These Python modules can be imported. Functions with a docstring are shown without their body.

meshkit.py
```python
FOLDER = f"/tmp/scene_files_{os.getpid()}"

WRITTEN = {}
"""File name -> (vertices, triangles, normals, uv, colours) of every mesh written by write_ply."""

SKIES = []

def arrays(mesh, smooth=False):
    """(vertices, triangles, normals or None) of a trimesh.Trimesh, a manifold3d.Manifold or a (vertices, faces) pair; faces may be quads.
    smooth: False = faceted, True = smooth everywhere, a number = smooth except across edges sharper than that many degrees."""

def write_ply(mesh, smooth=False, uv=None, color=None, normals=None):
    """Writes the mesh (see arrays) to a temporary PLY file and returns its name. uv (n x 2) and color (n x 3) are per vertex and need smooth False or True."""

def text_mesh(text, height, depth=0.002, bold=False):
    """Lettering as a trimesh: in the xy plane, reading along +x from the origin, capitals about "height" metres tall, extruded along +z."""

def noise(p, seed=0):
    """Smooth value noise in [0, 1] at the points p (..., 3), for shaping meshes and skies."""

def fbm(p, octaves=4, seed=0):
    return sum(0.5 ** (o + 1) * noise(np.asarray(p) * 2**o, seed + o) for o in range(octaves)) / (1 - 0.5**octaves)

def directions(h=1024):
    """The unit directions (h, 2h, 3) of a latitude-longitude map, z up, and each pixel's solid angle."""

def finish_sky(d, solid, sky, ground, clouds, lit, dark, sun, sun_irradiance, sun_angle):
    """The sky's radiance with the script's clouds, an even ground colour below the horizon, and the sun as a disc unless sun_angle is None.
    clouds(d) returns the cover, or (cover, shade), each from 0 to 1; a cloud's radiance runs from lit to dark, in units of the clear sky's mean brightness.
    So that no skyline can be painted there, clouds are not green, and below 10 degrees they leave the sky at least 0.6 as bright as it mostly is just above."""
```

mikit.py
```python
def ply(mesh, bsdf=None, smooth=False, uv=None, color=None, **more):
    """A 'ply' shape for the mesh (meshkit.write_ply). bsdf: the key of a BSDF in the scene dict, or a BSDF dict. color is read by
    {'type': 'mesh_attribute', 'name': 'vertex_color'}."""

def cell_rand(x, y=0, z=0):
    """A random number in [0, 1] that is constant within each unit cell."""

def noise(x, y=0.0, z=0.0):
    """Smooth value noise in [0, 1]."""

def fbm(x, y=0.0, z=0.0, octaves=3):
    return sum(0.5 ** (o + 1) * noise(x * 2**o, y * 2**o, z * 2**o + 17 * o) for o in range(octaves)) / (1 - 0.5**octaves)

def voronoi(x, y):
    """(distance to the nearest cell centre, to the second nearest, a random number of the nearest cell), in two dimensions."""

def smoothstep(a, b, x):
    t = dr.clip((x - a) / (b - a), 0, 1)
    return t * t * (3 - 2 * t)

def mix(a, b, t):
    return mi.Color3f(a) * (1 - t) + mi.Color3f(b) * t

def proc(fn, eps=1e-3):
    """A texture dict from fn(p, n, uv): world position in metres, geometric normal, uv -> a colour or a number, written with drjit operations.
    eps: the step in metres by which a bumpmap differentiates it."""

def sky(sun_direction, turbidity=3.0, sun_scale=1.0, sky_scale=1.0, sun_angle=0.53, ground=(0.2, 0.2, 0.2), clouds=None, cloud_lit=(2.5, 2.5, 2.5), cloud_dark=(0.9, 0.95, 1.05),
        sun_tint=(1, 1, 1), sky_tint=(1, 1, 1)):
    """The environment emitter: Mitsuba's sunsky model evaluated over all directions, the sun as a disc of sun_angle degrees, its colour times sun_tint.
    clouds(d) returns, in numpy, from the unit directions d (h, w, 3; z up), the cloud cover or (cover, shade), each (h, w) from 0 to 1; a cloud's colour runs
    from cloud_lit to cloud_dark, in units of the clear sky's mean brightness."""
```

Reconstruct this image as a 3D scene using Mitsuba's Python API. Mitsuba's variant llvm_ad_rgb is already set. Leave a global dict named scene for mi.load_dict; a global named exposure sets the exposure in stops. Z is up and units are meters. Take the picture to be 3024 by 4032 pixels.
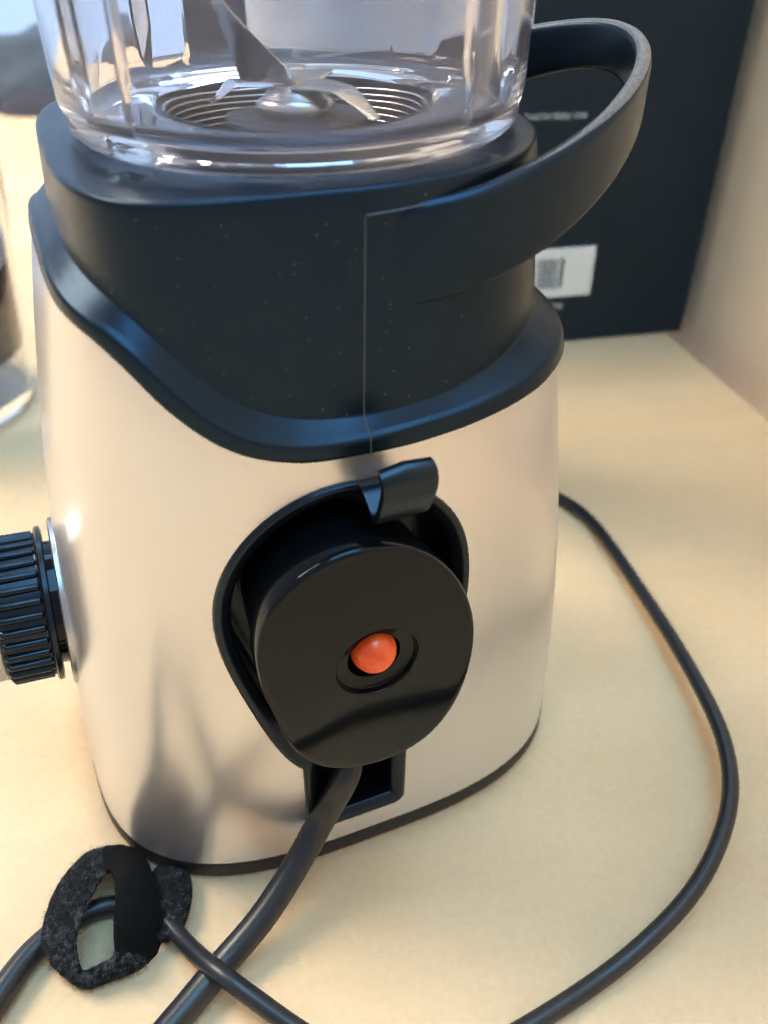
import math, numpy as np, trimesh, mitsuba as mi, mikit, meshkit, shapely
from shapely.geometry import Polygon, Point
T = mi.ScalarTransform4f
rng = np.random.default_rng(7)
scene, labels = {}, {}
# ------------------------------------------------------------------ camera, light, exposure
EYE = np.array([-.04458, -.16271, .19242]); FW = np.array([.30296, .73612, -.60526]); UP = np.array([.23138, .55928, .79603])
scene['camera'] = {'type': 'thinlens', 'to_world': T().look_at(origin=EYE.tolist(), target=(EYE + FW).tolist(), up=UP.tolist()),
                   'fov': 48.235, 'fov_axis': 'x', 'aperture_radius': .0010, 'focus_distance': .168, 'near_clip': .01, 'far_clip': 20.0}
exposure = 0.22
scene['surrounding_light'] = {'type': 'constant', 'radiance': {'type': 'rgb', 'value': [.36, .37, .40]}}


def panel(w, h):
    return (np.array([[-w, -h, 0], [w, -h, 0], [w, h, 0], [-w, h, 0.0]]), np.array([[0, 3, 2], [0, 2, 1]]))


def lamp(key, pos, w, h, rgb, label, aim=None):
    p = np.array(pos, float); aim = p + [0, 0, -1] if aim is None else np.array(aim, float)
    v, fc = panel(w, h)
    d = aim - p; d /= np.linalg.norm(d); x = np.cross(d, [0, 1, 0.013]); x /= np.linalg.norm(x); y = np.cross(x, d)
    R = np.stack([x, y, -d], 1)
    scene[key] = mikit.ply((v @ R.T + p, fc), {'type': 'diffuse', 'reflectance': {'type': 'rgb', 'value': [.7, .7, .7]}},
                           emitter={'type': 'area', 'radiance': {'type': 'rgb', 'value': rgb}})
    labels[key] = {'label': label, 'category': 'lamp'}


lamp('ceiling_lamp', (-.85, .80, 1.45), .38, .38, [15.4, 14.0, 11.6], 'square warm white ceiling lamp above and behind the blender on the left', (0, 0, .1))
lamp('ceiling_lamp_001', (.30, -.22, 1.25), .52, .48, [1.3, 3.4, 5.4], 'large bluish ceiling light panel straight above the blender', (0, 0, .1))
lamp('ceiling_lamp_002', (.9, -.6, 1.5), .36, .36, [4.8, 4.2, 3.2], 'added square warm fill lamp above the near right side of the table', (.1, -.05, 0))  # added fill that warms the table, no visible source
lamp('ceiling_lamp_003', (.25, 1.0, 1.1), .45, .16, [1.5, 3.2, 5.0], 'narrow bluish ceiling light over the far side of the table', (0, 0, .1))

# ------------------------------------------------------------------ materials
def rgb(*v): return {'type': 'rgb', 'value': list(v)}
N, F, SS, MIX = mikit.noise, mikit.fbm, mikit.smoothstep, mikit.mix
import drjit as dr


def mat(name, **kw):
    scene[name] = {'type': 'twosided', 'b': {'type': 'principled', **kw}}


def table_col(p, n, uv):
    e = p.x * .9787 - p.y * .2054; g = p.x * .2054 + p.y * .9787
    s = F(e * 9, g * 95, 3, 4); s2 = F(e * 2.5 + 7, g * 40, 1, 3); b = F(p.x * 22, p.y * 22, 9, 3)
    k = N(p.x * 900, p.y * 900, 2); fl = SS(.86, .95, N(e * 420, g * 900, 5))
    c = MIX((.69, .455, .25), (.81, .585, .35), s * .35 + s2 * .65)
    c = c * (.91 + .18 * b) * (.97 + .06 * k)
    return c * (1 + .03 * fl)


scene['table_wood'] = {'type': 'twosided', 'b': {'type': 'bumpmap', 'arbitrary': mikit.proc(lambda p, n, uv: .00010 * F(p.x * 500, p.y * 700, p.z * 300, 2), 2e-4), 'scale': 1.0,
                       'b': {'type': 'principled', 'base_color': mikit.proc(table_col), 'roughness': .5, 'specular': .35}}}


def wall_col(p, n, uv):
    s = F(p.y * 60, p.z * 3, p.x * 60, 4); b = F(p.y * 9, p.z * 5, 3, 3)
    return MIX((.74, .585, .40), (.92, .82, .66), s * .5 + b * .5)


scene['wall_wood'] = {'type': 'twosided', 'b': {'type': 'principled', 'base_color': mikit.proc(wall_col), 'roughness': .55, 'specular': .3}}
mat('silver', base_color=rgb(.775, .75, .755), metallic=.84, roughness=mikit.proc(lambda p, n, uv: .215 + .05 * F(p.x * 300, p.y * 300, p.z * 14, 2) + .07 * F(p.x * 70, p.y * 70, p.z * 55, 3)), specular=.5)
mat('silver_plate', base_color=rgb(.50, .50, .52), metallic=.9, roughness=.3)
mat('steel', base_color=rgb(.66, .665, .68), metallic=1.0, roughness=.20)
mat('steel_dark', base_color=rgb(.60, .605, .62), metallic=1.0, roughness=.30)
mat('washer_grey', base_color=rgb(.045, .047, .055), roughness=.3, specular=.4)
mat('steel_brushed', base_color=rgb(.72, .72, .74), metallic=1.0, roughness=.28)
blk = mikit.proc(lambda p, n, uv: MIX((.0030, .0055, .0090), (.0050, .0085, .0130), F(p.x * 160, p.y * 160, p.z * 160, 3)))
mat('black_matt', base_color=blk, roughness=mikit.proc(lambda p, n, uv: .27 + .09 * F(p.x * 90, p.y * 90, p.z * 90, 3)), specular=.33, spec_tint=.85)
mat('black_satin', base_color=rgb(.004, .006, .0085), roughness=.24, specular=.42, spec_tint=.7)
mat('black_gloss', base_color=rgb(.003, .004, .0052), spec_tint=.5, roughness=mikit.proc(lambda p, n, uv: .05 + .05 * F(p.x * 110, p.y * 110, p.z * 110, 3)), specular=.27)
mat('rim_sheen', base_color=mikit.proc(lambda p, n, uv: MIX((.085, .086, .094), (.125, .126, .136), SS(.3, .8, N(p.x * 2600, p.y * 2600, p.z * 2600)))), roughness=.30, specular=.7)  # grey stands in for ceiling light reflected along the black rim
mat('rubber', base_color=rgb(.014, .014, .016), roughness=.5, specular=.35)
mat('cord_plastic', base_color=mikit.proc(lambda p, n, uv: MIX((.011, .012, .016), (.020, .021, .025), F(p.x * 250, p.y * 250, p.z * 250, 3))), roughness=.33, specular=.5)
mat('dust', base_color=rgb(.20, .21, .23), roughness=.9)
mat('seam_plastic', base_color=rgb(.06, .066, .075), roughness=.5)
mat('orange_plastic', base_color=mikit.proc(lambda p, n, uv: MIX((.82, .070, .010), (.90, .135, .030), SS(.3, .75, F(p.x * 420, p.y * 420, p.z * 420, 3)))), roughness=.22, specular=.5, clearcoat=.4, clearcoat_gloss=.9)
mat('strap_fabric', base_color=mikit.proc(lambda p, n, uv: MIX((.003, .0035, .004), (.018, .019, .021), N(p.x * 1500, p.y * 1500, p.z * 1500))), roughness=.95, specular=.1)
mat('strap_shaded', base_color=rgb(.0035, .004, .0045), roughness=.8, specular=.15)  # near-black stands in for shade on the unlit right panel
mat('strap_fibre', base_color=mikit.proc(lambda p, n, uv: MIX((.015, .016, .018), (.20, .205, .215), SS(.35, .95, N(p.x * 1100, p.y * 1100, p.z * 1100)))), roughness=.65, specular=.4)
mat('carton_black', base_color=mikit.proc(lambda p, n, uv: MIX((.006, .018, .032), (.010, .026, .042), F(p.x * 30, p.y * 30, p.z * 30, 3))), roughness=.45, specular=.22)
mat('label_paper', base_color=rgb(.80, .88, .93), roughness=.6)
mat('ink_grey', base_color=rgb(.06, .10, .16), roughness=.7)
mat('ink_white', base_color=rgb(.62, .70, .78), roughness=.6)
mat('bag_cloth', base_color=mikit.proc(lambda p, n, uv: MIX((.05, .065, .09), (.13, .15, .18), F(p.x * 24, p.y * 24, p.z * 24, 3))), roughness=.9)
mat('bag_maroon', base_color=rgb(.055, .048, .062), roughness=.9)
mat('dark_band', base_color=rgb(.060, .040, .045), roughness=.35)
mat('blue_ring', base_color=rgb(.34, .42, .62), roughness=.35)
mat('screen_frame', base_color=rgb(.02, .02, .022), roughness=.5)
def clear(name, ior, tint):
    scene[name] = {'type': 'dielectric', 'int_ior': ior, 'ext_ior': 1.0, 'specular_transmittance': rgb(*tint)}
scene['clear_plastic'] = {'type': 'blendbsdf', 'weight': .05, 'a': {'type': 'dielectric', 'int_ior': 1.33, 'ext_ior': 1.0, 'specular_transmittance': rgb(.985, .980, .992)}, 'b': {'type': 'twosided', 'b': {'type': 'diffuse', 'reflectance': rgb(.76, .74, .86)}}}
scene['hazy_plastic'] = {'type': 'blendbsdf', 'weight': .15, 'a': {'type': 'dielectric', 'int_ior': 1.33, 'ext_ior': 1.0}, 'b': {'type': 'twosided', 'b': {'type': 'diffuse', 'reflectance': rgb(.74, .70, .84)}}}
scene['frosted_plastic'] = {'type': 'blendbsdf', 'weight': .55, 'a': {'type': 'dielectric', 'int_ior': 1.45, 'ext_ior': 1.0}, 'b': {'type': 'twosided', 'b': {'type': 'diffuse', 'reflectance': rgb(.78, .85, .95)}}}
clear('clear_plastic_pale', 1.45, (.985, .985, .99))

# ------------------------------------------------------------------ helpers
def put(key, mesh, m, smooth=40, **kw):
    if key in scene:
        k = 1
        while f'{key}_{k:03d}' in scene: k += 1
        key = f'{key}_{k:03d}'
    scene[key] = mikit.ply(mesh, m, smooth, **kw)
    return key


def thing(key, label, cat, **kw): labels[key] = {'label': label, 'category': cat, **kw}


def grid(P, wrap_u=False, flip=False):
    """P (nv, nu, 3) -> mesh; u closed if wrap_u."""
    nv, nu = P.shape[:2]
    j = np.arange(nu if wrap_u else nu - 1); i = np.arange(nv - 1)
    J, I = np.meshgrid(j, i)
    a = I * nu + J; b = I * nu + (J + 1) % nu; c = b + nu; d = a + nu
    f = np.stack([a, b, c, d], -1).reshape(-1, 4)
    tri = np.vstack([f[:, [0, 1, 2]], f[:, [0, 2, 3]]])
    if flip: tri = tri[:, ::-1]
    return trimesh.Trimesh(P.reshape(-1, 3), tri, process=False)


def lathe(prof, N_=96, centre=(0, 0, 0), radius_fn=None):
    """closed profile [(r, z)] (first to last, outside upward) turned about z."""
    prof = np.array(prof, float); t = np.linspace(0, 2 * np.pi, N_, endpoint=False)
    P = np.stack([prof[:, :1] * np.cos(t), prof[:, :1] * np.sin(t), np.repeat(prof[:, 1:], N_, 1)], -1) + np.array(centre)
    return grid(P, True)


def fix(m):
    m.merge_vertices(); m.update_faces(m.nondegenerate_faces()); trimesh.repair.fix_normals(m); return m


def spline(P, n):
    from scipy.interpolate import CubicSpline
    P = np.array(P, float); d = np.r_[0, np.cumsum(np.sqrt(np.linalg.norm(np.diff(P, axis=0), axis=1)))]
    return CubicSpline(d, P, bc_type='natural')(np.linspace(0, d[-1], n))


def tube(P, r, n=20, caps=True):
    P = np.array(P, float); r = np.broadcast_to(r, len(P))
    t = np.gradient(P, axis=0); t /= np.linalg.norm(t, axis=1, keepdims=True)
    x = np.cross(t[0], [.3, .2, .9]); x /= np.linalg.norm(x); rows = []
    a = np.linspace(0, 2 * np.pi, n, endpoint=False)
    for p, tt, rr in zip(P, t, r):
        x = x - tt * (x @ tt); x /= np.linalg.norm(x); y = np.cross(tt, x)
        rows.append(p + rr * (np.cos(a)[:, None] * x + np.sin(a)[:, None] * y))
    if caps: rows = [np.repeat(P[:1], n, 0)] + rows + [np.repeat(P[-1:], n, 0)]
    return grid(np.array(rows), True)


def rings2d(poly, steps, cap=True, hole=None, res=6):
    """Bevelled solid front: between successive offsets of poly triangulate the annulus; steps [(offset, depth)]. Returns (xz verts, depth, faces)."""
    V, D, Fc = [], [], []; base = 0
    offs = [poly.buffer(o, quad_segs=res) if o else poly for o, _ in steps]
    offs = [max(o.geoms, key=lambda g: g.area) if hasattr(o, 'geoms') else o for o in offs]
    for (p0, (o0, d0)), (p1, (o1, d1)) in zip(zip(offs, steps), zip(offs[1:], steps[1:])):
        if abs(o0 - o1) < 1e-9:
            r = np.array(p0.exterior.coords)[:-1]; n = len(r)
            i = np.arange(n); j = (i + 1) % n
            V.append(np.vstack([r, r])); D.append(np.r_[np.full(n, d0), np.full(n, d1)])
            Fc.append(np.vstack([np.stack([i, j, j + n], 1), np.stack([i, j + n, i + n], 1)]) + base); base += 2 * n
            continue
        big, small = (p0, p1) if p0.area > p1.area else (p1, p0)
        v, f = trimesh.creation.triangulate_polygon(Polygon(big.exterior.coords, [small.exterior.coords]), engine='earcut')
        e0 = shapely.distance(shapely.points(v), p0.exterior); e1 = shapely.distance(shapely.points(v), p1.exterior)
        V.append(v); D.append(np.where(e0 < e1, d0, d1)); Fc.append(f + base); base += len(v)
    if cap:
        last = offs[-1] if hole is None else Polygon(offs[-1].exterior.coords, [hole.exterior.coords])
        v, f = trimesh.creation.triangulate_polygon(last, engine='earcut')
        V.append(v); D.append(np.full(len(v), steps[-1][1])); Fc.append(f + base)
    return np.vstack(V), np.concatenate(D), np.vstack(Fc)


def smooth_poly(pts, n=240):
    from scipy.interpolate import splprep, splev
    pts = np.array(pts, float)
    tck, _ = splprep(np.vstack([pts, pts[:1]]).T, s=len(pts) * 2e-8, per=True)
    return Polygon(np.array(splev(np.linspace(0, 1, n, endpoint=False), tck)).T)


# ------------------------------------------------------------------ blender body shape
AX0, AXM, AXT, ASP0, ASPT, N0, N1, OY, ZT, Z1 = .06199, .05699, .04663, .8221, .97492, 3.03753, 3.21903, -.00298, .13, .15523
def metal_ax(z):
    s = z / ZT; a = AX0 * (1 - s) * (1 - 2 * s) + AXM * 4 * s * (1 - s) + AXT * s * (2 * s - 1)
    return a, a * (ASP0 * (1 - s) + ASPT * s), N0 + (N1 - N0) * s, OY * s
def metal(th, z, off=0.0):
    a, b, n, oy = metal_ax(z)
    r = 1 / ((np.abs(np.cos(th)) / (a + off)) ** n + (np.abs(np.sin(th)) / (b + off)) ** n) ** (1 / n)
    return np.stack([r * np.cos(th), oy + r * np.sin(th), z + 0 * th], -1)
def surf_y(x, z):
    a, b, n, oy = metal_ax(z)
    return oy - b * (1 - np.minimum(np.abs(x) / a, .999) ** n) ** (1 / n)
RIM_T = [-180, -163.6, -152.9, -144.6, -138, -133, -128.9, -125.2, -121.7, -114.1, -105.9, -97, -85.3, -71.2, -61, -52.5, -42.6, -30.4, -22.2, -15.5, 0]
RIM_R = [.0396, .0414, .0441, .0463, .0480, .0485, .0484, .0476, .0466, .0445, .0430, .0423, .0429, .0444, .0455, .0464, .0468, .0467, .0463, .0456, .0447]
from scipy.ndimage import gaussian_filter1d
_t = np.linspace(-180, 180, 721)[:-1]
_rim = gaussian_filter1d(np.interp(-np.abs(_t), RIM_T, RIM_R), 7, mode='wrap')
LOW_T = [-180, -165, -156.1, -151.2, -145.3, -139.4, -134.9, -131, -127.5, -124, -120.6, -117, -113.3, -109.3, -105.2, -100.8, -96.2, -88.4, -82, -71.4, -61.2, -57.1, -52.4, -48.3, -25, 0]
LOW_Z = [.1392, .1390, .1386, .1377, .1368, .1354, .1331, .1300, .1265, .1235, .1207, .1184, .1167, .1155, .1145, .1140, .1138, .1136, .1136, .1143, .1154, .1159, .1164, .1172, .1190, .1200]
EDGE_T = [-180, -161, -150, -141.3, -136.4, -132.2, -128.6, -125.2, -121.8, -118.4, -114.8, -111, -105, -98.4, -88.5, -71.7, -61.6, -57.6, -53, -49, -25, 0]
EDGE_Z = [.1432, .1426, .1411, .1393, .1379, .1358, .1328, .1294, .1264, .1235, .1212, .1197, .1181, .1174, .1172, .1181, .1193, .1198, .1206, .1213, .1232, .1242]
_edge = gaussian_filter1d(np.interp(-np.abs(_t), EDGE_T, EDGE_Z), 4, mode='wrap')
_low = gaussian_filter1d(np.interp(-np.abs(_t), LOW_T, LOW_Z), 3, mode='wrap')
def per(arr, th): return np.interp((np.degrees(th) + 180) % 360 - 180, np.r_[_t, 180], np.r_[arr, arr[0]])
def rim_r(th): return per(_rim, th)
def edge_z(th): return per(_edge, th)
def low_z(th): return per(_low, th)
def wall(th, z):
    drf = np.interp(-np.abs((np.degrees(th) + 180) % 360 - 180), [-180, -130, -105, -50, -30, 0], [.0045, .0042, .0042, .0046, .0052, .0055])
    r = rim_r(th) + (Z1 - z) / .06 * drf
    return np.stack([r * np.cos(th), OY + r * np.sin(th), z + 0 * th], -1)

thing('blender', 'silver and black personal blender base with orange centred cord plug and ribbed side knob', 'blender')
TH = np.linspace(-np.pi, np.pi, 480, endpoint=False)
zl = low_z(TH)
XF = -.006
half = [(.0035, .1083), (.0084, .1071), (.0133, .1048), (.0177, .1011), (.0209, .097), (.0232, .0925), (.0246, .0877), (.0251, .0826), (.0247, .0767), (.0235, .0699), (.0216, .0624), (.0189, .0541), (.0158, .046), (.0134, .0408), (.0119, .0385)]
tear = half + [(-x, z) for x, z in half[::-1]]
outl = smooth_poly([(x + XF, z) for x, z in tear]).union(shapely.box(XF - .0119, .0146, XF + .0119, .045).buffer(-.003).buffer(.003))
outl = outl.buffer(.0012, quad_segs=8).buffer(-.0012, quad_segs=8).segmentize(.0008)
# metal shell with the socket opening cut out
vv = np.linspace(0, 1, 150)
P = np.array([metal(TH, .0066 + v * (zl + .0003 - .0066)) for v in vv])
sh = grid(P, True)
cen = sh.triangles_center
inside = (cen[:, 1] < 0) & shapely.contains_xy(outl.buffer(-.0016), cen[:, 0], cen[:, 2])
sh.update_faces(~inside)
put('blender__body_shell', sh, 'silver', True)
labels['blender__body_shell'] = {'label': 'brushed silver metal body shell'}
# base strip
rows = [metal(TH, np.full_like(TH, z), o) for z, o in ((.0002, -.012), (.0002, -.0008), (.0006, -.0002), (.0020, .0002), (.0058, .0002), (.0064, -.0001), (.0068, -.002))]
put('blender__base_strip', grid(np.array(rows), True), 'rubber', 35)
# collar: skirt, ledge, wall, rim, top
rows = []; ze = edge_z(TH); side = np.clip((np.abs(np.degrees(TH) + 92) - 48) / 30, 0, 1); side = .0013 * side * side * (3 - 2 * side)
for o, dz in ((-.0026, .0002), (.0010, 0), (.0015, .0004), (.0017, .0010)): rows.append(metal(TH, zl + dz, o - side))
for o, dz in ((.0017, -.0011), (.0016, -.0006), (.0013, -.0002), (.0008, 0)): rows.append(metal(TH, ze + dz, o - side))
edge = rows[-1]; foot = wall(TH, ze + .0023)
for k in (.12, .3, .5, .7, .88, .97): rows.append(edge * (1 - k) + foot * k)
for k in np.linspace(0, 1, 14):
    z = (ze + .0025) * (1 - k) + (Z1 - .0010) * k
    rows.append(wall(TH, z))
for dr_, dz in ((.00012, -.0004), (.0005, -.0001), (.0011, 0), (.0020, -.00005)):
    r = rim_r(TH) - dr_; rows.append(np.stack([r * np.cos(TH), OY + r * np.sin(TH), Z1 + dz + 0 * TH], -1))
JX, JY = .00419, -.00277
for k in np.linspace(.15, 1, 6):
    r = rim_r(TH) - .0020
    q = np.stack([r * np.cos(TH), OY + r * np.sin(TH), Z1 - .00005 + 0 * TH], -1) * (1 - k) + np.stack([JX + .0262 * np.cos(TH), JY + .0262 * np.sin(TH), Z1 - .0006 + 0 * TH], -1) * k
    rows.append(q)
rows.append(rows[-1] - [0, 0, .016])
put('blender__collar', grid(np.array(rows), True), 'black_matt', 50)
labels['blender__collar'] = {'label': 'matt black collar with a wavy ledge above the metal'}
for k, (bx, by) in enumerate(((-.0300, -.0269), (.0246, -.0372))):
    prof = [(.0040 * k, .0007 * (math.cos(math.pi * k) + 1) / 2) for k in np.linspace(1, .01, 14)]
    put('blender__locking_bump', lathe(prof, 32, (bx, by, Z1 - .00022)), 'black_satin', True)
# mould seam down the middle of the face
zs = np.linspace(.1512, .1135, 60); xs = .0006 - (.1512 - zs) * .05
def facepoint(x, z, d):
    th = np.full(1, -np.pi / 2)
    for _ in range(8): th = -np.pi / 2 + np.arctan2(x, rim_r(th) + .003)
    zz = edge_z(th)[0]
    if z > zz + .0023: y = wall(th, np.array([z]))[0, 1]
    elif z > zz:
        k = (zz + .0023 - z) / .0023; y = wall(th, np.array([zz + .0023]))[0, 1] * (1 - k) + metal(th, np.array([zz]), .0008)[0, 1] * k
    else: y = metal(th, np.array([z]), .0017)[0, 1]
    return [x, y - d, z]
seam = np.array([[facepoint(x - .00011, z, .00001), facepoint(x, z, .0001), facepoint(x + .00011, z, .00001)] for x, z in zip(xs, zs)])
put('blender__collar__mould_seam', grid(seam), 'seam_plastic', True)
xs2 = np.linspace(.0006, .0105, 40)
seam2 = np.array([[facepoint(x, .15142 + .0433 * x + dz, d) for dz, d in ((-.00010, .0004), (0, .0006), (.00010, .0001))] for x in xs2])
put('blender__collar__mould_seam', grid(seam2), 'seam_plastic', True)
# dust specks on the black collar
dust = []
for _ in range(95):
    th = np.radians(rng.uniform(-140, -52)); z = rng.uniform(edge_z(np.array([th]))[0] + .002, Z1 - .002)
    p = wall(np.array([th]), np.array([z]))[0]; n = np.array([np.cos(th), np.sin(th), .05])
    s = rng.uniform(.00004, .00010); b = trimesh.creation.icosphere(0, s)
    b.vertices = b.vertices * [1, 1, rng.uniform(.6, 2.2)] @ trimesh.transformations.random_rotation_matrix(rng.random(3))[:3, :3] + p + n * s * .3
    dust.append(b)
put('blender__collar__dust_specks', trimesh.util.concatenate(dust), 'dust', False); labels['blender__collar__dust_specks'] = {'kind': 'stuff'}

# ---- loop handle
LX, LY, LN = .0722, .0463, 1.978
tt = np.linspace(-np.pi / 2, np.pi / 2, 181)
def loop_xy(off):
    cc, ss = np.cos(tt), np.sin(tt); R = 1 / (np.abs(cc) ** LN + np.abs(ss) ** LN) ** (1 / LN)
    x, y = (LX - off) * R * cc, (LY - off) * R * ss
    return x, y
def loop_pts(off, up, k):
    x0, y0 = loop_xy(0); x, y = loop_xy(off)
    w = np.clip(x0 / .024, 0, 1); w = w * w * (3 - 2 * w)
    zt = .15142 + .0433 * x0 + 2.40 * x0 ** 2; zb = .13647 - .0252 * x0 + 4.56 * x0 ** 2
    z = zt * k + zb * (1 - k) + up
    ytgt = .0423 + .00015 + (Z1 - z) / .06 * .0042 - off
    y = np.sign(y) * (ytgt * (1 - w) + np.abs(y) * w) if True else y
    return np.stack([x, y + OY, z], -1)
W_ = .0032
prof = [(W_ - .0002, .0003, 0), (W_ - .0010, 0, 0), (.0006, 0, 0), (.0001, .0004, 0), (0, .0012, 0), (0, 0, .3), (0, 0, .6), (0, -.0014, 1), (.0002, -.0006, 1), (.0008, 0, 1), (.0016, .00025, 1), (.0024, .0001, 1), (W_ - .0002, -.0006, 1), (W_, -.0014, 1), (W_, 0, .6), (W_, 0, .3), (W_, .0010, 0), (W_ - .0002, .0003, 0)]
lp = np.array([loop_pts(*q) for q in prof])
lm = grid(lp)
put('blender__loop_handle', fix(lm), 'black_matt', 45)
labels['blender__loop_handle'] = {'label': 'open matt black loop sticking out from the collar'}
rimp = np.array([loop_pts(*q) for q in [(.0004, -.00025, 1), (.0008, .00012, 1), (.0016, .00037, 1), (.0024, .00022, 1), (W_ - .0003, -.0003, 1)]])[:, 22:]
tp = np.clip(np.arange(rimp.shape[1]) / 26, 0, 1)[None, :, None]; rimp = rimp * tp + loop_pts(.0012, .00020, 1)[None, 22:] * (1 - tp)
put('blender__loop_handle__rim', fix(grid(rimp)), 'rim_sheen', True)  # pale strip over the black loop, a painted reflection

# ---- cord socket: frame, spool, plate, button, clip
def wrap(v2, d): return np.stack([v2[:, 0], surf_y(v2[:, 0], v2[:, 1]) - d, v2[:, 1]], 1)
def offset_grid(poly, steps):
    r = np.array(poly.exterior.coords)[:-1]; t = np.roll(r, -1, 0) - np.roll(r, 1, 0)
    if not poly.exterior.is_ccw: t = -t
    n = np.stack([-t[:, 1], t[:, 0]], 1); n /= np.linalg.norm(n, axis=1, keepdims=True)
    out = []
    for o, d in steps:
        if abs(o) < 1e-9: q = r
        else:
            b = poly.buffer(o, quad_segs=16); g = r + n * (-o)
            q = np.array([b.exterior.interpolate(b.exterior.project(Point(p))).coords[0] for p in g])
        out.append((q, np.full(len(q), d)))
    return out
og = offset_grid(outl, [(0, -.0015), (0, .0005), (-.0002, .0009), (-.0006, .0011), (-.0011, .00105), (-.0018, .0007), (-.0026, .0001), (-.0031, -.0004), (-.0034, -.0010), (-.0034, -.011)])
fr = grid(np.array([wrap(q, d) for q, d in og]), True)
q, d = og[-1]; pv, pf = trimesh.creation.triangulate_polygon(Polygon(q), engine='earcut')
fr = trimesh.util.concatenate([fr, trimesh.Trimesh(wrap(pv, np.full(len(pv), -.011)), pf, process=False)])
put('blender__socket_frame', fix(fr), 'black_satin', 40)
Y0 = -.0515
plate_o = [(-.0200, .0867), (-.0192, .0903), (-.0169, .0949), (-.0132, .0985), (-.0089, .1010), (-.0044, .1024), (0, .1026), (.0040, .1018), (.0074, .1003), (.0108, .0977), (.0145, .0937), (.0181, .0886), (.0202, .0838), (.0215, .0786), (.0220, .0735), (.0217, .0675), (.0205, .0611), (.0179, .0544), (.0148, .0496), (.0115, .0468), (.0086, .0457), (.0041, .0451), (-.002, .0455), (-.0079, .0477), (-.0116, .0507), (-.0141, .0544), (-.0162, .0605), (-.0179, .0666), (-.0194, .0738), (-.0202, .0808)]
plate = smooth_poly([(x + XF, z) for x, z in plate_o], 300)
def flat(v2, d): return np.stack([v2[:, 0], Y0 - d + 0 * v2[:, 0], v2[:, 1]], 1)
hc = np.array([-.0045, .0757])
aa = np.linspace(0, 2 * np.pi, 260, endpoint=False); du = np.stack([np.cos(aa), np.sin(aa)], 1)
pr = np.array([Polygon(plate.exterior).exterior.intersection(shapely.LineString([hc, hc + u_ * .06])).distance(Point(hc)) for u_ in du])
pr = gaussian_filter1d(pr, 2, mode='wrap')
rows = []
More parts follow.
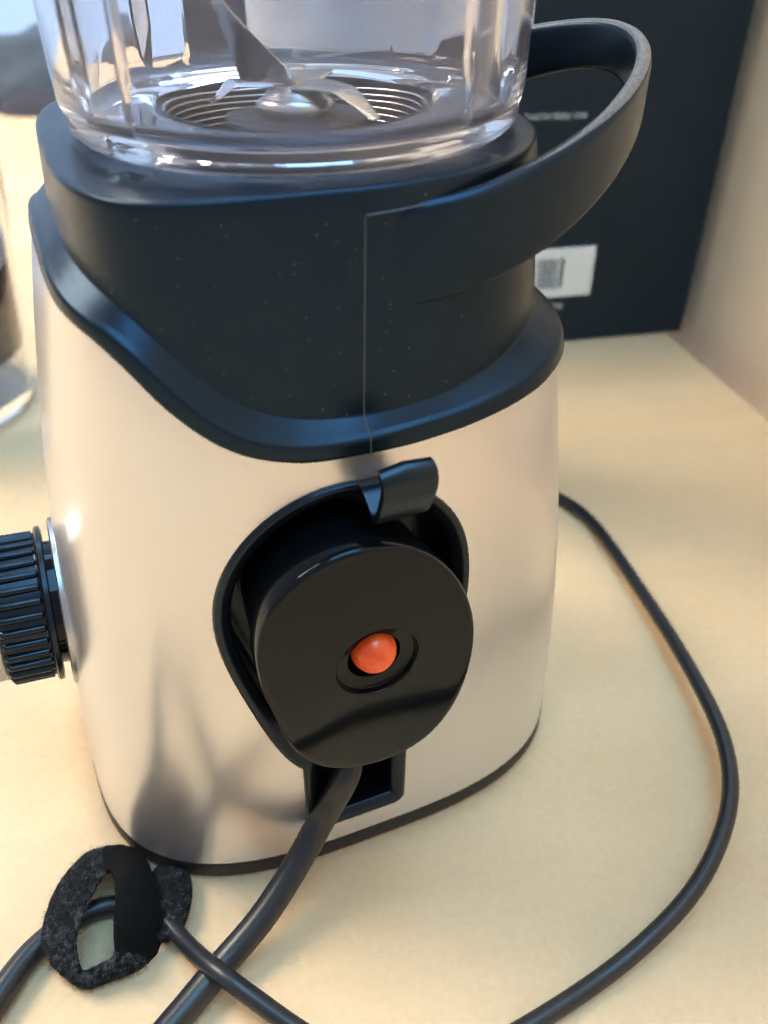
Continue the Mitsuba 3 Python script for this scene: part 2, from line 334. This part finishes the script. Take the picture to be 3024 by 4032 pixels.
for o, dd in ((.0014, .0040), (.0006, .0042), (.0003, .0046), (.0001, .0060), (0, .0080), (0, .0092), (.0001, .0096), (.0004, .0100), (.0009, .01015), (.0018, .0102), (.0040, .0103), (.0065, .0104)):
    rows.append(flat(hc + du * (pr - o)[:, None], np.full(260, dd)))
for k in (.25, .5, .75, 1): rows.append(flat(hc + du * ((pr - .0065) * (1 - k) + .0083 * k)[:, None], np.full(260, .0104 + .0005 * k)))
for r_, dd in ((.0082, .0109), (.0080, .0107), (.0079, .0103), (.0078, .0096), (.0076, .0094), (.0054, .0092), (.0052, .0090), (.0051, .0075), (.0051, .0030), (.0001, .0030)):
    rows.append(flat(hc + du * r_, np.full(260, dd)))
put('blender__plug_cover', fix(grid(np.array(rows), True)), 'black_gloss', 40); labels['blender__plug_cover'] = {'label': 'glossy black rounded plug cover with a round hole'}
rows = [flat(hc + du * (pr - o)[:, None], np.full(260, dd)) for o, dd in ((.0024, -.0108), (.0013, .0020), (.0010, .0038), (.0012, .0040), (.003, .0040))]
put('blender__plug_spool', fix(grid(np.array(rows), True)), 'black_gloss', 35)
ball = trimesh.creation.icosphere(4, .0043)
ball.vertices *= (1 + .05 * (meshkit.fbm(ball.vertices * 330, 3, 4) - .5))[:, None]; ball.apply_translation([-.0046, Y0 - .0088, .0772])
put('blender__orange_button', ball, 'orange_plastic', True); labels['blender__orange_button'] = {'label': 'round orange button in the plug cover'}
cl = spline([(-.0012, .1076), (.0018, .1078), (.0045, .1068), (.0070, .1056), (.0084, .1060), (.0100, .1088), (.0112, .1118), (.0117, .1143), (.0113, .1161), (.0104, .1168), (.0095, .1168)], 60)
nrm = np.stack([-np.gradient(cl[:, 1]), np.gradient(cl[:, 0])], 1); nrm /= np.linalg.norm(nrm, axis=1, keepdims=True)
sec = Polygon(np.vstack([cl + nrm * .00065, (cl - nrm * .00065)[::-1]])).buffer(.0003).buffer(-.0003).buffer(-.00025).buffer(.00025)
ex = trimesh.creation.extrude_polygon(sec, .0086, engine='earcut').subdivide()
q = ex.vertices.copy(); wz = q[:, 2] - .0045
xx = -.0036 + q[:, 2] + .0008 * np.clip((q[:, 0] - .006) / .006, 0, 1) * (wz > 0)
ex.vertices = np.stack([xx, -.0508 - q[:, 0] + .18 * 0 * wz, q[:, 1] - .0009 * np.clip((np.abs(wz) - .0030) / .0016, 0, 1) ** 2 * (q[:, 0] > .008) * (q[:, 1] > .1135)], 1)
put('blender__cord_clip', fix(ex), 'black_satin', 40); labels['blender__cord_clip'] = {'label': 'curled black cord clip above the plug cover'}

# ---- control knob on the left face
tau = math.radians(5); KA = np.array([-math.cos(tau), 0, math.sin(tau)]); KW = np.array([math.sin(tau), 0, math.cos(tau)]); KY = np.array([0, 1.0, 0])
KC = np.array([-.0577, -.0012, .0575])
def knob(prof, n=96, lobes=None):
    a = np.linspace(0, 2 * np.pi, n, endpoint=False); rows = []
    for r, h in prof:
        rows.append(KC + h * KA + r * (np.cos(a)[:, None] * KY + np.sin(a)[:, None] * KW))
    return grid(np.array(rows), True)
put('blender__dial_plate', fix(knob([(.0, .0006), (.0186, .0006), (.0192, .0003), (.0195, -.004)])), 'silver_plate', 35)
put('blender__knob_shaft', fix(knob([(.0140, -.002), (.0140, .0024)])), 'black_gloss', 35)
kn = knob([(.0, .0022), (.0168, .0022), (.0176, .0024), (.0177, .0033), (.0172, .0037), (.0163, .0039), (.0160, .0043), (.0157, .0128), (.0153, .0136), (.0144, .0139), (.0, .0139)])
put('blender__control_knob', fix(kn), 'black_satin', 35); labels['blender__control_knob'] = {'label': 'black ribbed control knob on the left side'}
for k in range(34):
    a0 = 2 * np.pi * k / 34; ws = np.linspace(-.058, .058, 9); rows = []
    for h, sc in ((.0040, .0), (.0044, 1), (.0124, 1), (.0132, .0)):
        rr = .0158 + sc * .0010 * np.sqrt(np.clip(1 - (ws / .058) ** 2, 0, 1))
        rows.append(KC + h * KA + rr[:, None] * (np.cos(a0 + ws)[:, None] * KY + np.sin(a0 + ws)[:, None] * KW))
    put('blender__control_knob__rib', grid(np.array(rows)), 'black_satin', True)
def kbox(y0, y1, w0, w1, h0, h1):
    b = trimesh.creation.box((1, 1, 1)); q = b.vertices + .5
    b.vertices = KC + (h0 + q[:, :1] * (h1 - h0)) * KA + (y0 + q[:, 1:2] * (y1 - y0)) * KY + (w0 + q[:, 2:] * (w1 - w0)) * KW
    return fix(b)
put('blender__control_knob__grip', kbox(-.0045, .0045, -.0170, .0170, .0139, .0225), 'steel_brushed', 30)
put('blender__control_knob__grip_line', kbox(-.0036, .0036, -.0118, -.0088, .0141, .0230), 'black_satin', 30)

# ------------------------------------------------------------------ jar with blades
thing('blending_jar', 'clear plastic blending jar with four steel blades, screwed on top of the blender', 'jar')
JC = np.array([JX, JY, 0]); NJ = 288
tj = np.linspace(-np.pi, np.pi, NJ, endpoint=False)
ribs = np.radians([-156, -54, 30, 118])
def ribf(w):
    out = np.zeros(NJ)
    for r in ribs:
        dd = np.abs((tj - r + np.pi) % (2 * np.pi) - np.pi) * .037
        out = np.maximum(out, 1 - np.clip((dd - w) / .0009, 0, 1))
    return out * out * (3 - 2 * out)
RB = ribf(.0046)
ZB = Z1 + .0003
outer = [(.0366, 0), (.0382, .0003), (.0392, .0012), (.0396, .0024), (.0397, .0042), (.0400, .0048), (.0403, .0060), (.0405, .010), (.0408, .030), (.0412, .06), (.0415, .10), (.0400, .108), (.034, .113), (.02, .1155), (.0001, .116)]
inner = [(.0001, .1128), (.02, .1123), (.033, .110), (.0372, .105), (.0384, .098), (.0381, .06), (.0377, .030), (.0376, .012), (.0370, .0066), (.0352, .0044), (.0315, .0033), (.0278, .0028), (.0258, .0024), (.0250, .0018), (.0248, .0009)]
rows = []
for r, z in outer: rows.append(np.stack([r * np.cos(tj), r * np.sin(tj), 0 * tj + z], 1))
for r, z in inner:
    amp = .0030 * np.clip((z - .0050) / .003, 0, 1) * np.clip((.106 - z) / .004, 0, 1)
    rr = r - amp * RB; rows.append(np.stack([rr * np.cos(tj), rr * np.sin(tj), 0 * tj + z], 1))
rows.append(np.stack([.0253 * np.cos(tj), .0253 * np.sin(tj), 0 * tj + .0003], 1)); rows.append(rows[0])
jm = grid(np.array(rows) + JC + [0, 0, ZB], True); fix(jm)
cz = jm.triangles_center - JC - [0, 0, ZB]; low = (cz[:, 2] < .0047) & (np.hypot(cz[:, 0], cz[:, 1]) > .0360)
jf = jm.submesh([np.nonzero(low)[0]], append=True, repair=False); jm = jm.submesh([np.nonzero(~low)[0]], append=True, repair=False)
put('blending_jar__base_flange', jf, 'hazy_plastic', 40)
put('blending_jar__wall', jm, 'clear_plastic', 40); labels['blending_jar__wall'] = {'label': 'clear ribbed plastic jar wall'}
# blade holder (black cup with ridges)
hp = [(.0246, .0022), (.0243, .0022), (.0240, .0012), (.0236, -.0112), (.0225, -.0118), (.0100, -.0118), (.0001, -.0118), (.0001, -.0135), (.0242, -.0135), (.0246, .0022)]
put('blending_jar__blade_holder', fix(lathe(hp, 128, (JX, JY, ZB))), 'black_satin', 40)
for k in range(6):
    z0 = .0004 - k * .0019; r = .0236 - .00007 * k
    a = np.linspace(0, 2 * np.pi, 13)[:-1]
    put('blending_jar__blade_holder__ridge', fix(lathe([(r + .00055 * math.cos(x), z0 + .00038 * math.sin(x)) for x in np.r_[a, a[:1]]], 128, (JX, JY, ZB))), 'steel_brushed', True)  # bright metal on black ridges paints in their grazing reflections
put('blending_jar__hub_washer', fix(lathe([(.0001, -.0036), (.0126, -.0034), (.0132, -.0026), (.0127, -.0018), (.0001, -.0016)], 64, (JX, JY, ZB))), 'washer_grey', 40)
hub = [(.0001, -.0116), (.0066, -.0116), (.0068, -.0014), (.0071, -.0008), (.0073, .0002), (.0072, .0012), (.0066, .0022), (.0059, .0026), (.0058, .0029), (.0049, .0042), (.0040, .0054), (.0038, .0057), (.0001, .0057)]
put('blending_jar__blade_hub', fix(lathe(hub, 64, (JX, JY, ZB))), 'steel_dark', 40)
put('blending_jar__blade_nut', fix(lathe([(.0001, .0062), (.0021, .0062), (.0022, .0066), (.0022, .0085), (.0020, .0088), (.0001, .0088)], 6, (JX, JY, ZB - .0004))), 'steel', 20)
def poly(P, n=24):
    P = np.array(P); d = np.linspace(0, len(P) - 1, 240); q = np.stack([np.interp(d, np.arange(len(P)), P[:, i]) for i in range(3)], 1)
    return gaussian_filter1d(q, 5, axis=0, mode='nearest')[np.linspace(0, 239, n).astype(int)]
def blade(rowsL, rowsR, th=.0007):
    L, R = poly(rowsL), poly(rowsR); k = np.linspace(0, 1, 7)[None, :, None]
    S = L[:, None] * (1 - k) + R[:, None] * k
    n = np.cross(np.gradient(S, axis=0), np.gradient(S, axis=1)); n /= np.linalg.norm(n, axis=2, keepdims=True) + 1e-12
    w = np.array([.25, .9, 1, 1, 1, .9, .25])[None, :, None] * th / 2
    top, bot = S + n * w, S - n * w
    m = grid(np.concatenate([top, bot[:, ::-1], top[:, :1]], 1))
    v, nn = m.vertices, len(m.vertices)
    c0 = [(0, j) for j in range(14)]
    W15 = 15
    caps = []
    for i in (0, 23):
        idx = [i * W15 + j for j in range(14)]
        for j in range(1, 13): caps.append([idx[0], idx[j], idx[j + 1]] if i else [idx[0], idx[j + 1], idx[j]])
    m = trimesh.Trimesh(v, np.vstack([m.faces, caps]), process=False)
    return fix(m)
blades = [
    ([[-0.00437,0.00131,0.16151],[-0.00638,-0.00219,0.16653],[-0.00867,-0.00557,0.17166],[-0.01057,-0.00804,0.17566],[-0.01122,-0.00939,0.17754]],
     [[0.00300,-0.00400,0.16150],[0.00133,-0.00645,0.16472],[-0.00267,-0.00751,0.16871],[-0.00696,-0.00844,0.17301],[-0.01038,-0.00995,0.17726]]),
    ([(.0033, -.0060, .1613), (.0066, -.0048, .1609), (.0097, -.0018, .1612), (.0131, .0022, .1613)],
     [(.0047, .0003, .1619), (.0076, .0023, .1621), (.0110, .0031, .1620), (.0136, .0036, .1615)]),
    ([(.0019, -.0072, .1610), (.0056, -.0098, .1610), (.0079, -.0119, .1607), (.0107, -.0141, .1579), (.0137, -.0164, .1547)],
     [(.0066, .0006, .1611), (.0105, -.0021, .1612), (.0143, -.0059, .1604), (.0151, -.0105, .1575), (.0161, -.0147, .1544)]),
    ([(.0018, -.0061, .1608), (-.0018, -.0014, .1606), (-.0054, .0023, .1602), (-.0071, .0051, .1574), (-.0089, .0080, .1547)],
     [(.0032, .0009, .1609), (-.0007, .0057, .1608), (-.0052, .0097, .1602), (-.0071, .0106, .1574), (-.0088, .0113, .1545)]),
]
for L, R in blades: put('blending_jar__blade', blade(L, R), 'steel', 30)

# ------------------------------------------------------------------ table, wall, carton
e1 = np.array([.9787, -.2054, 0]); e2 = np.array([.2054, .9787, 0]); te = np.array([.1385, .9904, 0])
CA = np.array([.1866, .1671, 0])
c_front = np.array([.2424, .1554, 0]) - te * 1.3; c_back = np.array([.2424, .1554, 0]) + te * .58
tab = Polygon([c_front[:2], c_back[:2], (c_back - e1 * 1.2)[:2], (c_front - e1 * 1.4)[:2]]).buffer(-.004).buffer(.004)
v, d, f = rings2d(tab, [(0, .022), (0, .0015), (-.0005, .0004), (-.0015, 0)], cap=True)
put('table', fix(trimesh.Trimesh(np.stack([v[:, 0], v[:, 1], -d], 1), f, process=False)), 'table_wood', 30)
thing('table', 'pale wooden table top carrying the blender, cords and black carton', 'table')
crumbs = []
for _ in range(150):
    b = trimesh.creation.icosphere(0, rng.uniform(.00008, .00020)); p = rng.uniform((-.11, -.125), (.10, -.02))
    b.apply_translation([p[0], p[1], .0001]); crumbs.append(b)
put('table__crumbs', trimesh.util.concatenate(crumbs), 'label_paper', False); labels['table__crumbs'] = {'kind': 'stuff'}
wo = np.array([.2424, .1554, 0]) + np.array([.9904, -.1385, 0]) * .016
wc = np.array([wo - te * .7, wo + te * .9]); n_ = np.array([.9904, -.1385, 0]) * .018
wp = Polygon([wc[0][:2], wc[1][:2], (wc[1] + n_)[:2], (wc[0] + n_)[:2]])
wm = trimesh.creation.extrude_polygon(wp, 1.0, engine='earcut'); wm.apply_translation([0, 0, -.35])
put('wooden_panel', wm, 'wall_wood', False); thing('wooden_panel', 'upright pale plywood panel along the right edge of the table', 'panel')
def cbox(s0, s1, d0, d1, z0, z1, bev=.0012):
    b = Polygon([(s0, d0), (s1, d0), (s1, d1), (s0, d1)]).buffer(-bev).buffer(bev, quad_segs=4)
    m = trimesh.creation.extrude_polygon(b, z1 - z0, engine='earcut'); q = m.vertices
    m.vertices = CA + q[:, :1] * e1 + q[:, 1:2] * e2 + [0, 0, 1] * (q[:, 2:] + z0)
    return m
thing('carton', 'black product carton standing behind the blender with white barcode sticker', 'carton')
put('carton__box', cbox(-.1715, .0652, .0005, .125, .0005, .225), 'carton_black', 30)
put('carton__sticker', cbox(-.036, .0116, -.0003, .0008, .0247, .0484, .0002), 'label_paper', False); labels['carton__sticker'] = {'label': 'white barcode sticker'}
x = -.0335; bars = []
while x < -.0030:
    w = rng.choice([.0008, .0013, .0020]); bars.append(cbox(x, x + w, -.00045, 0, .0292 if rng.random() < .8 else .0282, .0437, .00002)); x += w + rng.choice([.0009, .0014, .0020])
put('carton__sticker__barcode', trimesh.util.concatenate(bars), 'ink_grey', False)
def ctext(s, z, txt, h):
    m = meshkit.text_mesh(txt, h, .0003); q = m.vertices
    m.vertices = CA + (q[:, :1] + s) * e1 - q[:, 2:] * e2 * 1.0 + [0, 0, 1] * (q[:, 1:2] + z) + e2 * .0006; m.invert(); return m
tm = ctext(0, 0, 'Tool for Baby Use', .0034); ext = (tm.vertices - CA) @ e1; sc = .0278 / (ext.max() - ext.min())
tm = ctext(-.0296, .1049, 'Tool for Baby Use', .0034 * sc)
put('carton__lettering', fix(tm), 'ink_white', False); labels['carton__lettering'] = {'label': 'white printed line Tool for Baby Use'}
put('carton__sticker__digits', fix(ctext(-.030, .0258, '6 921734 805512', .0019)), 'ink_grey', False)
tm2 = ctext(-.0290, .0185, 'Made in China', .0030); put('carton__lettering', fix(tm2), 'ink_white', False)

# ------------------------------------------------------------------ clear cups
thing('tumbler', 'blurred clear tumbler with rounded bottom seen through the blending jar', 'cup')
cp = [(.0001, .1395), (.029, .1395), (.0360, .1408), (.0392, .1440), (.0408, .1490), (.0415, .22), (.0420, .26), (.0406, .26), (.0401, .22), (.0390, .152), (.0365, .1490), (.0290, .1465), (.0001, .1460)]
cc = (.0630, .095, 0)
put('tumbler__cup', fix(lathe(cp, 96, cc)), 'frosted_plastic', 40)
put('tumbler__base', fix(lathe([(.0001, .0002), (.028, .0002), (.029, .002), (.0285, .137), (.0275, .1392), (.0001, .1392)], 64, cc)), 'black_satin', 40)
thing('clear_cup', 'blurred clear plastic cup with dark band inside at the left edge', 'cup')
lc = (-.0965, .2180, 0)
cp = [(.0001, .0003), (.031, .0003), (.0355, .0015), (.0372, .0050), (.0425, .06), (.0500, .13), (.0485, .13), (.0408, .06), (.0355, .010), (.0330, .0078), (.0001, .0070)]
put('clear_cup__wall', fix(lathe(cp, 96, lc)), 'clear_plastic_pale', 40)
put('clear_cup__dark_band', fix(lathe([(.0001, .026), (.0358, .026), (.0365, .028), (.0393, .060), (.0385, .062), (.0001, .062)], 64, lc)), 'dark_band', 40)
put('clear_cup__blue_ring', fix(lathe([(.030, .0625), (.0390, .0625), (.0397, .065), (.0404, .072), (.0398, .074), (.030, .074), (.030, .0625)], 64, lc)), 'blue_ring', 40)

# ------------------------------------------------------------------ far background
bag = trimesh.creation.icosphere(5, 1.0); q = bag.vertices.copy()
q = q / (np.abs(q) ** 3).sum(1, keepdims=True) ** (1 / 3)
q *= (1 + .16 * (meshkit.fbm(q * 2.2 + 5, 4, 3) - .5) + .10 * (meshkit.noise(q * 4.5, 8) - .5))[:, None]
bag.vertices = q * [.125, .075, .105] + [.045, .865, -.045]
put('soft_bag__body', bag, 'bag_cloth', True); thing('soft_bag', 'blurred dark grey soft bag behind the far left table edge', 'bag')
b2 = trimesh.creation.icosphere(4, 1.0); b2.vertices = b2.vertices * (1 + .12 * (meshkit.fbm(b2.vertices * 2, 3, 6) - .5))[:, None] * [.055, .05, .03] + [.0, .805, -.012]
put('soft_bag__flap', b2, 'bag_maroon', True); labels['soft_bag__flap'] = {'label': 'dark maroon lower flap'}
thing('bright_screen', 'large bright pale blue screen far behind the blender, widened past its visible left part for reflections', 'screen')
sm = trimesh.creation.box((2.6, .03, 1.5)); sm.apply_translation([.15, 1.40, .48]); put('bright_screen__frame', sm, 'screen_frame', False)  # extended right and up so the black collar reflects it
v, fc = panel(1.27, .72); pts = np.stack([v[:, 0] + .15, 0 * v[:, 0] + 1.383, v[:, 1] + .48], 1)
scene['bright_screen__display'] = mikit.ply((pts, np.array([[0, 1, 2], [0, 2, 3]])), 'screen_frame', emitter={'type': 'area', 'radiance': rgb(.50, .70, 1.0)})

# ------------------------------------------------------------------ cord
thing('power_cord', 'long black power cord looping out of the blender across the table', 'cord')
A = [(-.0060, -.0440, .0355), (-.0066, -.0490, .0352), (-.00771, -.0525, .034), (-.0103, -.0540, .030), (-.01445, -.0542, .0222), (-.02216, -.05777, .014), (-.03367, -.06419, .0075), (-.04342, -.06866, .0044), (-.05263, -.07404, .0034), (-.062, -.0800, .0034)]
M = [(-.082, -.0925, .0034), (-.106, -.0985, .0034), (-.120, -.090, .0034), (-.112, -.074, .0034)]
B = [(-.09346, -.06143, .0033), (-.0879, -.05649, .0033), (-.08296, -.05131, .0032), (-.07689, -.04722, .0030), (-.06767, -.04466, .0026), (-.06168, -.04567, .0023), (-.05513, -.05007, .0022), (-.04975, -.06083, .0042), (-.04394, -.07283, .0088), (-.03824, -.08017, .007), (-.03258, -.08658, .004), (-.02688, -.09273, .0024)]
M2 = [(-.018, -.1005, .0022), (-.008, -.1038, .0022)]
C = [(.00179, -.1041, .0022), (.01379, -.10333, .0022), (.03075, -.10128, .0024), (.04418, -.09884, .004), (.05999, -.09393, .006), (.07394, -.08592, .008), (.08375, -.07688, .009), (.09228, -.06357, .009), (.09882, -.04641, .008), (.10563, -.02346, .006), (.11262, .00748, .004), (.11726, .0335, .0025), (.11501, .0500, .0022), (.104, .066, .0022), (.088, .078, .0022), (.074, .089, .0022)]
path = spline(A + M + B + M2 + C, 1000)
k = np.linspace(0, 1, 1000); ia = np.argmin(np.linalg.norm(path - [-.0879, -.0565, .0033], axis=1)) / 999; ib = np.argmin(np.linalg.norm(path - [-.0551, -.0501, .0022], axis=1)) / 999
rad = np.interp(k, [0, ia - .01, ib, 1], [.0031, .0031, .0020, .0021])
put('power_cord__cable', tube(path, rad, 24), 'cord_plastic', True)

# ------------------------------------------------------------------ hook and loop strap
thing('hook_strap', 'fuzzy black hook and loop strap curled round the cord in front of the blender', 'strap')
so = np.array([[-0.07741,-0.04669, 0.0065 ], [-0.07782,-0.05035, 0.0065 ], [-0.07724,-0.05355, 0.004  ], [-0.0747 ,-0.05726, 0.002  ], [-0.07113,-0.06061, 0.0012 ], [-0.06711,-0.06083, 0.0012 ], [-0.06344,-0.0611 , 0.0012 ], [-0.05942,-0.06066, 0.0012 ], [-0.05575,-0.05845, 0.0015 ], [-0.05371,-0.0551 , 0.004  ], [-0.05337,-0.04949, 0.006  ], [-0.05361,-0.04278, 0.006  ], [-0.05526,-0.03551, 0.004  ], [-0.05885,-0.03155, 0.003  ], [-0.06303,-0.03022, 0.003  ], [-0.06727,-0.0312 , 0.004  ], [-0.07138,-0.03482, 0.005  ], [-0.0751 ,-0.04052, 0.006  ]])
si = np.array([[-0.07057,-0.05468, 0.012  ], [-0.07113,-0.05701, 0.0115 ], [-0.07143,-0.05838, 0.009  ], [-0.07143,-0.05963, 0.007  ], [-0.07046,-0.06005, 0.006  ], [-0.06777,-0.05982, 0.006  ], [-0.06535,-0.06029, 0.007  ], [-0.06385,-0.06048, 0.009  ], [-0.06287,-0.05892, 0.012  ], [-0.06235,-0.05541, 0.013  ], [-0.06156,-0.05135, 0.013  ], [-0.06114,-0.04659, 0.012  ], [-0.06144,-0.04264, 0.01   ], [-0.06218,-0.04074, 0.009  ], [-0.06325,-0.04103, 0.009  ], [-0.06528,-0.0439 , 0.01   ], [-0.06736,-0.04779, 0.011  ], [-0.06925,-0.05147, 0.012  ]])
from scipy.interpolate import CubicSpline
def loopspline(P, n):
    P = np.vstack([P, P[:1]]); return CubicSpline(np.arange(len(P)), P, bc_type='periodic')(np.linspace(0, len(P) - 1, n, endpoint=False))
def ribbon_hairs(S, n, count, length, both=False):
    nv, nu = S.shape[:2]; V, Fc = [], []
    for _ in range(count):
        i, j = rng.integers(nv), rng.integers(nu); a, b = rng.random(2)
        p = S[i, j] * (1 - a) + S[(i + 1) % nv, j] * a
        if j + 1 < nu: p = p + (S[i, j + 1] - S[i, j]) * b
        m = n[i, j] * (-1 if both and rng.random() < .3 else 1); d = m + rng.normal(0, .75, 3); d /= np.linalg.norm(d)
        L = length * rng.uniform(.4, 1.3); s = np.cross(d, rng.normal(size=3)); s *= .00005 / np.linalg.norm(s); s2 = np.cross(d, s); bend = rng.normal(0, .35 * L, 3)
        mid = p + d * L * .55 + bend * .3; tip = p + d * L + bend
        k = len(V); V += [p + s, p - s * .5 + s2 * .87, p - s * .5 - s2 * .87, mid + s * .8, mid - s * .4 + s2 * .7, mid - s * .4 - s2 * .7, tip]
        for u in range(3):
            w = (u + 1) % 3; Fc += [[k + u, k + w, k + 3 + w], [k + u, k + 3 + w, k + 3 + u], [k + 3 + u, k + 3 + w, k + 6]]
    return trimesh.Trimesh(np.array(V), np.array(Fc), process=False)
Lo, Li = loopspline(so, 150), loopspline(si, 150); kk = np.linspace(0, 1, 14)[None, :, None]
S = Lo[:, None] * (1 - kk) + Li[:, None] * kk
S[:, :, 2] += .0010 * np.sin(np.pi * kk[:, :, 0])
n = np.cross(np.roll(S, -1, 0) - np.roll(S, 1, 0), np.gradient(S, axis=1)); n /= np.linalg.norm(n, axis=2, keepdims=True)
if n[..., 2].mean() < 0: n = -n
bump = .0004 * (meshkit.noise(S * 900, 3) - .5)[..., None]
top, bot = S + n * (.0005 + bump), S - n * .0007
rows = np.concatenate([top, bot[:, ::-1], top[:, :1]], 1).transpose(1, 0, 2)
bm = fix(grid(rows, True)); q = bm.triangles_center; kx = (q[:, 0] > -.0632) & (q[:, 1] > -.0605)  # right panel split off so its shade is put into the colour
put('hook_strap__band', bm.submesh([np.nonzero(~kx)[0]], append=True, repair=False), 'strap_fabric', 50)
put('hook_strap__shaded_side', bm.submesh([np.nonzero(kx)[0]], append=True, repair=False), 'strap_shaded', 50)
def keep(m):
    q = m.vertices.reshape(-1, 7, 3)[:, 0]; ok = ~((q[:, 0] > -.0634) & (q[:, 1] > -.0600)) | (rng.random(len(q)) < .0)
    m.update_faces(np.repeat(ok, 9)); m.remove_unreferenced_vertices(); return m
hr_ = keep(ribbon_hairs(S, n, 24000, .0011))
kj = (S[:, :, 0] > -.0634) & (S[:, :, 1] > -.0600); ii = np.nonzero(kj.any(1))[0]
hk = ribbon_hairs(S, n, 16000, .0006); q = hk.vertices.reshape(-1, 7, 3)[:, 0]
hk.update_faces(np.repeat((q[:, 0] > -.0634) & (q[:, 1] > -.0600), 9)); hk.remove_unreferenced_vertices()
put('hook_strap__shaded_side__short_hairs', hk, 'strap_fabric', False); labels['hook_strap__shaded_side__short_hairs'] = {'kind': 'stuff'}  # short dark hairs over the panel that is coloured as shade
put('hook_strap__fuzz', hr_, 'strap_fibre', False); labels['hook_strap__fuzz'] = {'kind': 'stuff'}
tl = np.array([[-.0540, -.0430, .0035], [-.0522, -.0405, .0040], [-.0488, -.0420, .003], [-.0458, -.0440, .0022], [-.0453, -.0470, .002], [-.0464, -.0513, .0018], [-.0488, -.0562, .0016], [-.0516, -.0588, .0016], [-.0545, -.0585, .003]])
pl = smooth_poly(tl[:, :2], 90)
tv, td, tf = rings2d(pl, [(-.002, -.0008), (-.0004, -.0008), (0, -.0003), (0, .0004), (-.0004, .0008), (-.002, .0008)], cap=True)
tz = .0028 + .0016 * meshkit.noise(np.c_[tv * 120, tv[:, :1] * 0], 2)
put('hook_strap__tongue', fix(trimesh.Trimesh(np.c_[tv, tz + td], tf, process=False)), 'strap_fabric', 40)
gx = np.array([[p.x, p.y] for p in [Point(*rng.uniform((pl.bounds[0], pl.bounds[1]), (pl.bounds[2], pl.bounds[3]))) for _ in range(900)] if pl.contains(p)])
gp = np.c_[gx, .0036 + 0 * gx[:, 0] + .0008]
put('hook_strap__tongue__fuzz', ribbon_hairs(gp[:, None], np.tile([0, 0, 1.0], (len(gp), 1, 1)), 2200, .0009), 'strap_fibre', False); labels['hook_strap__tongue__fuzz'] = {'kind': 'stuff'}
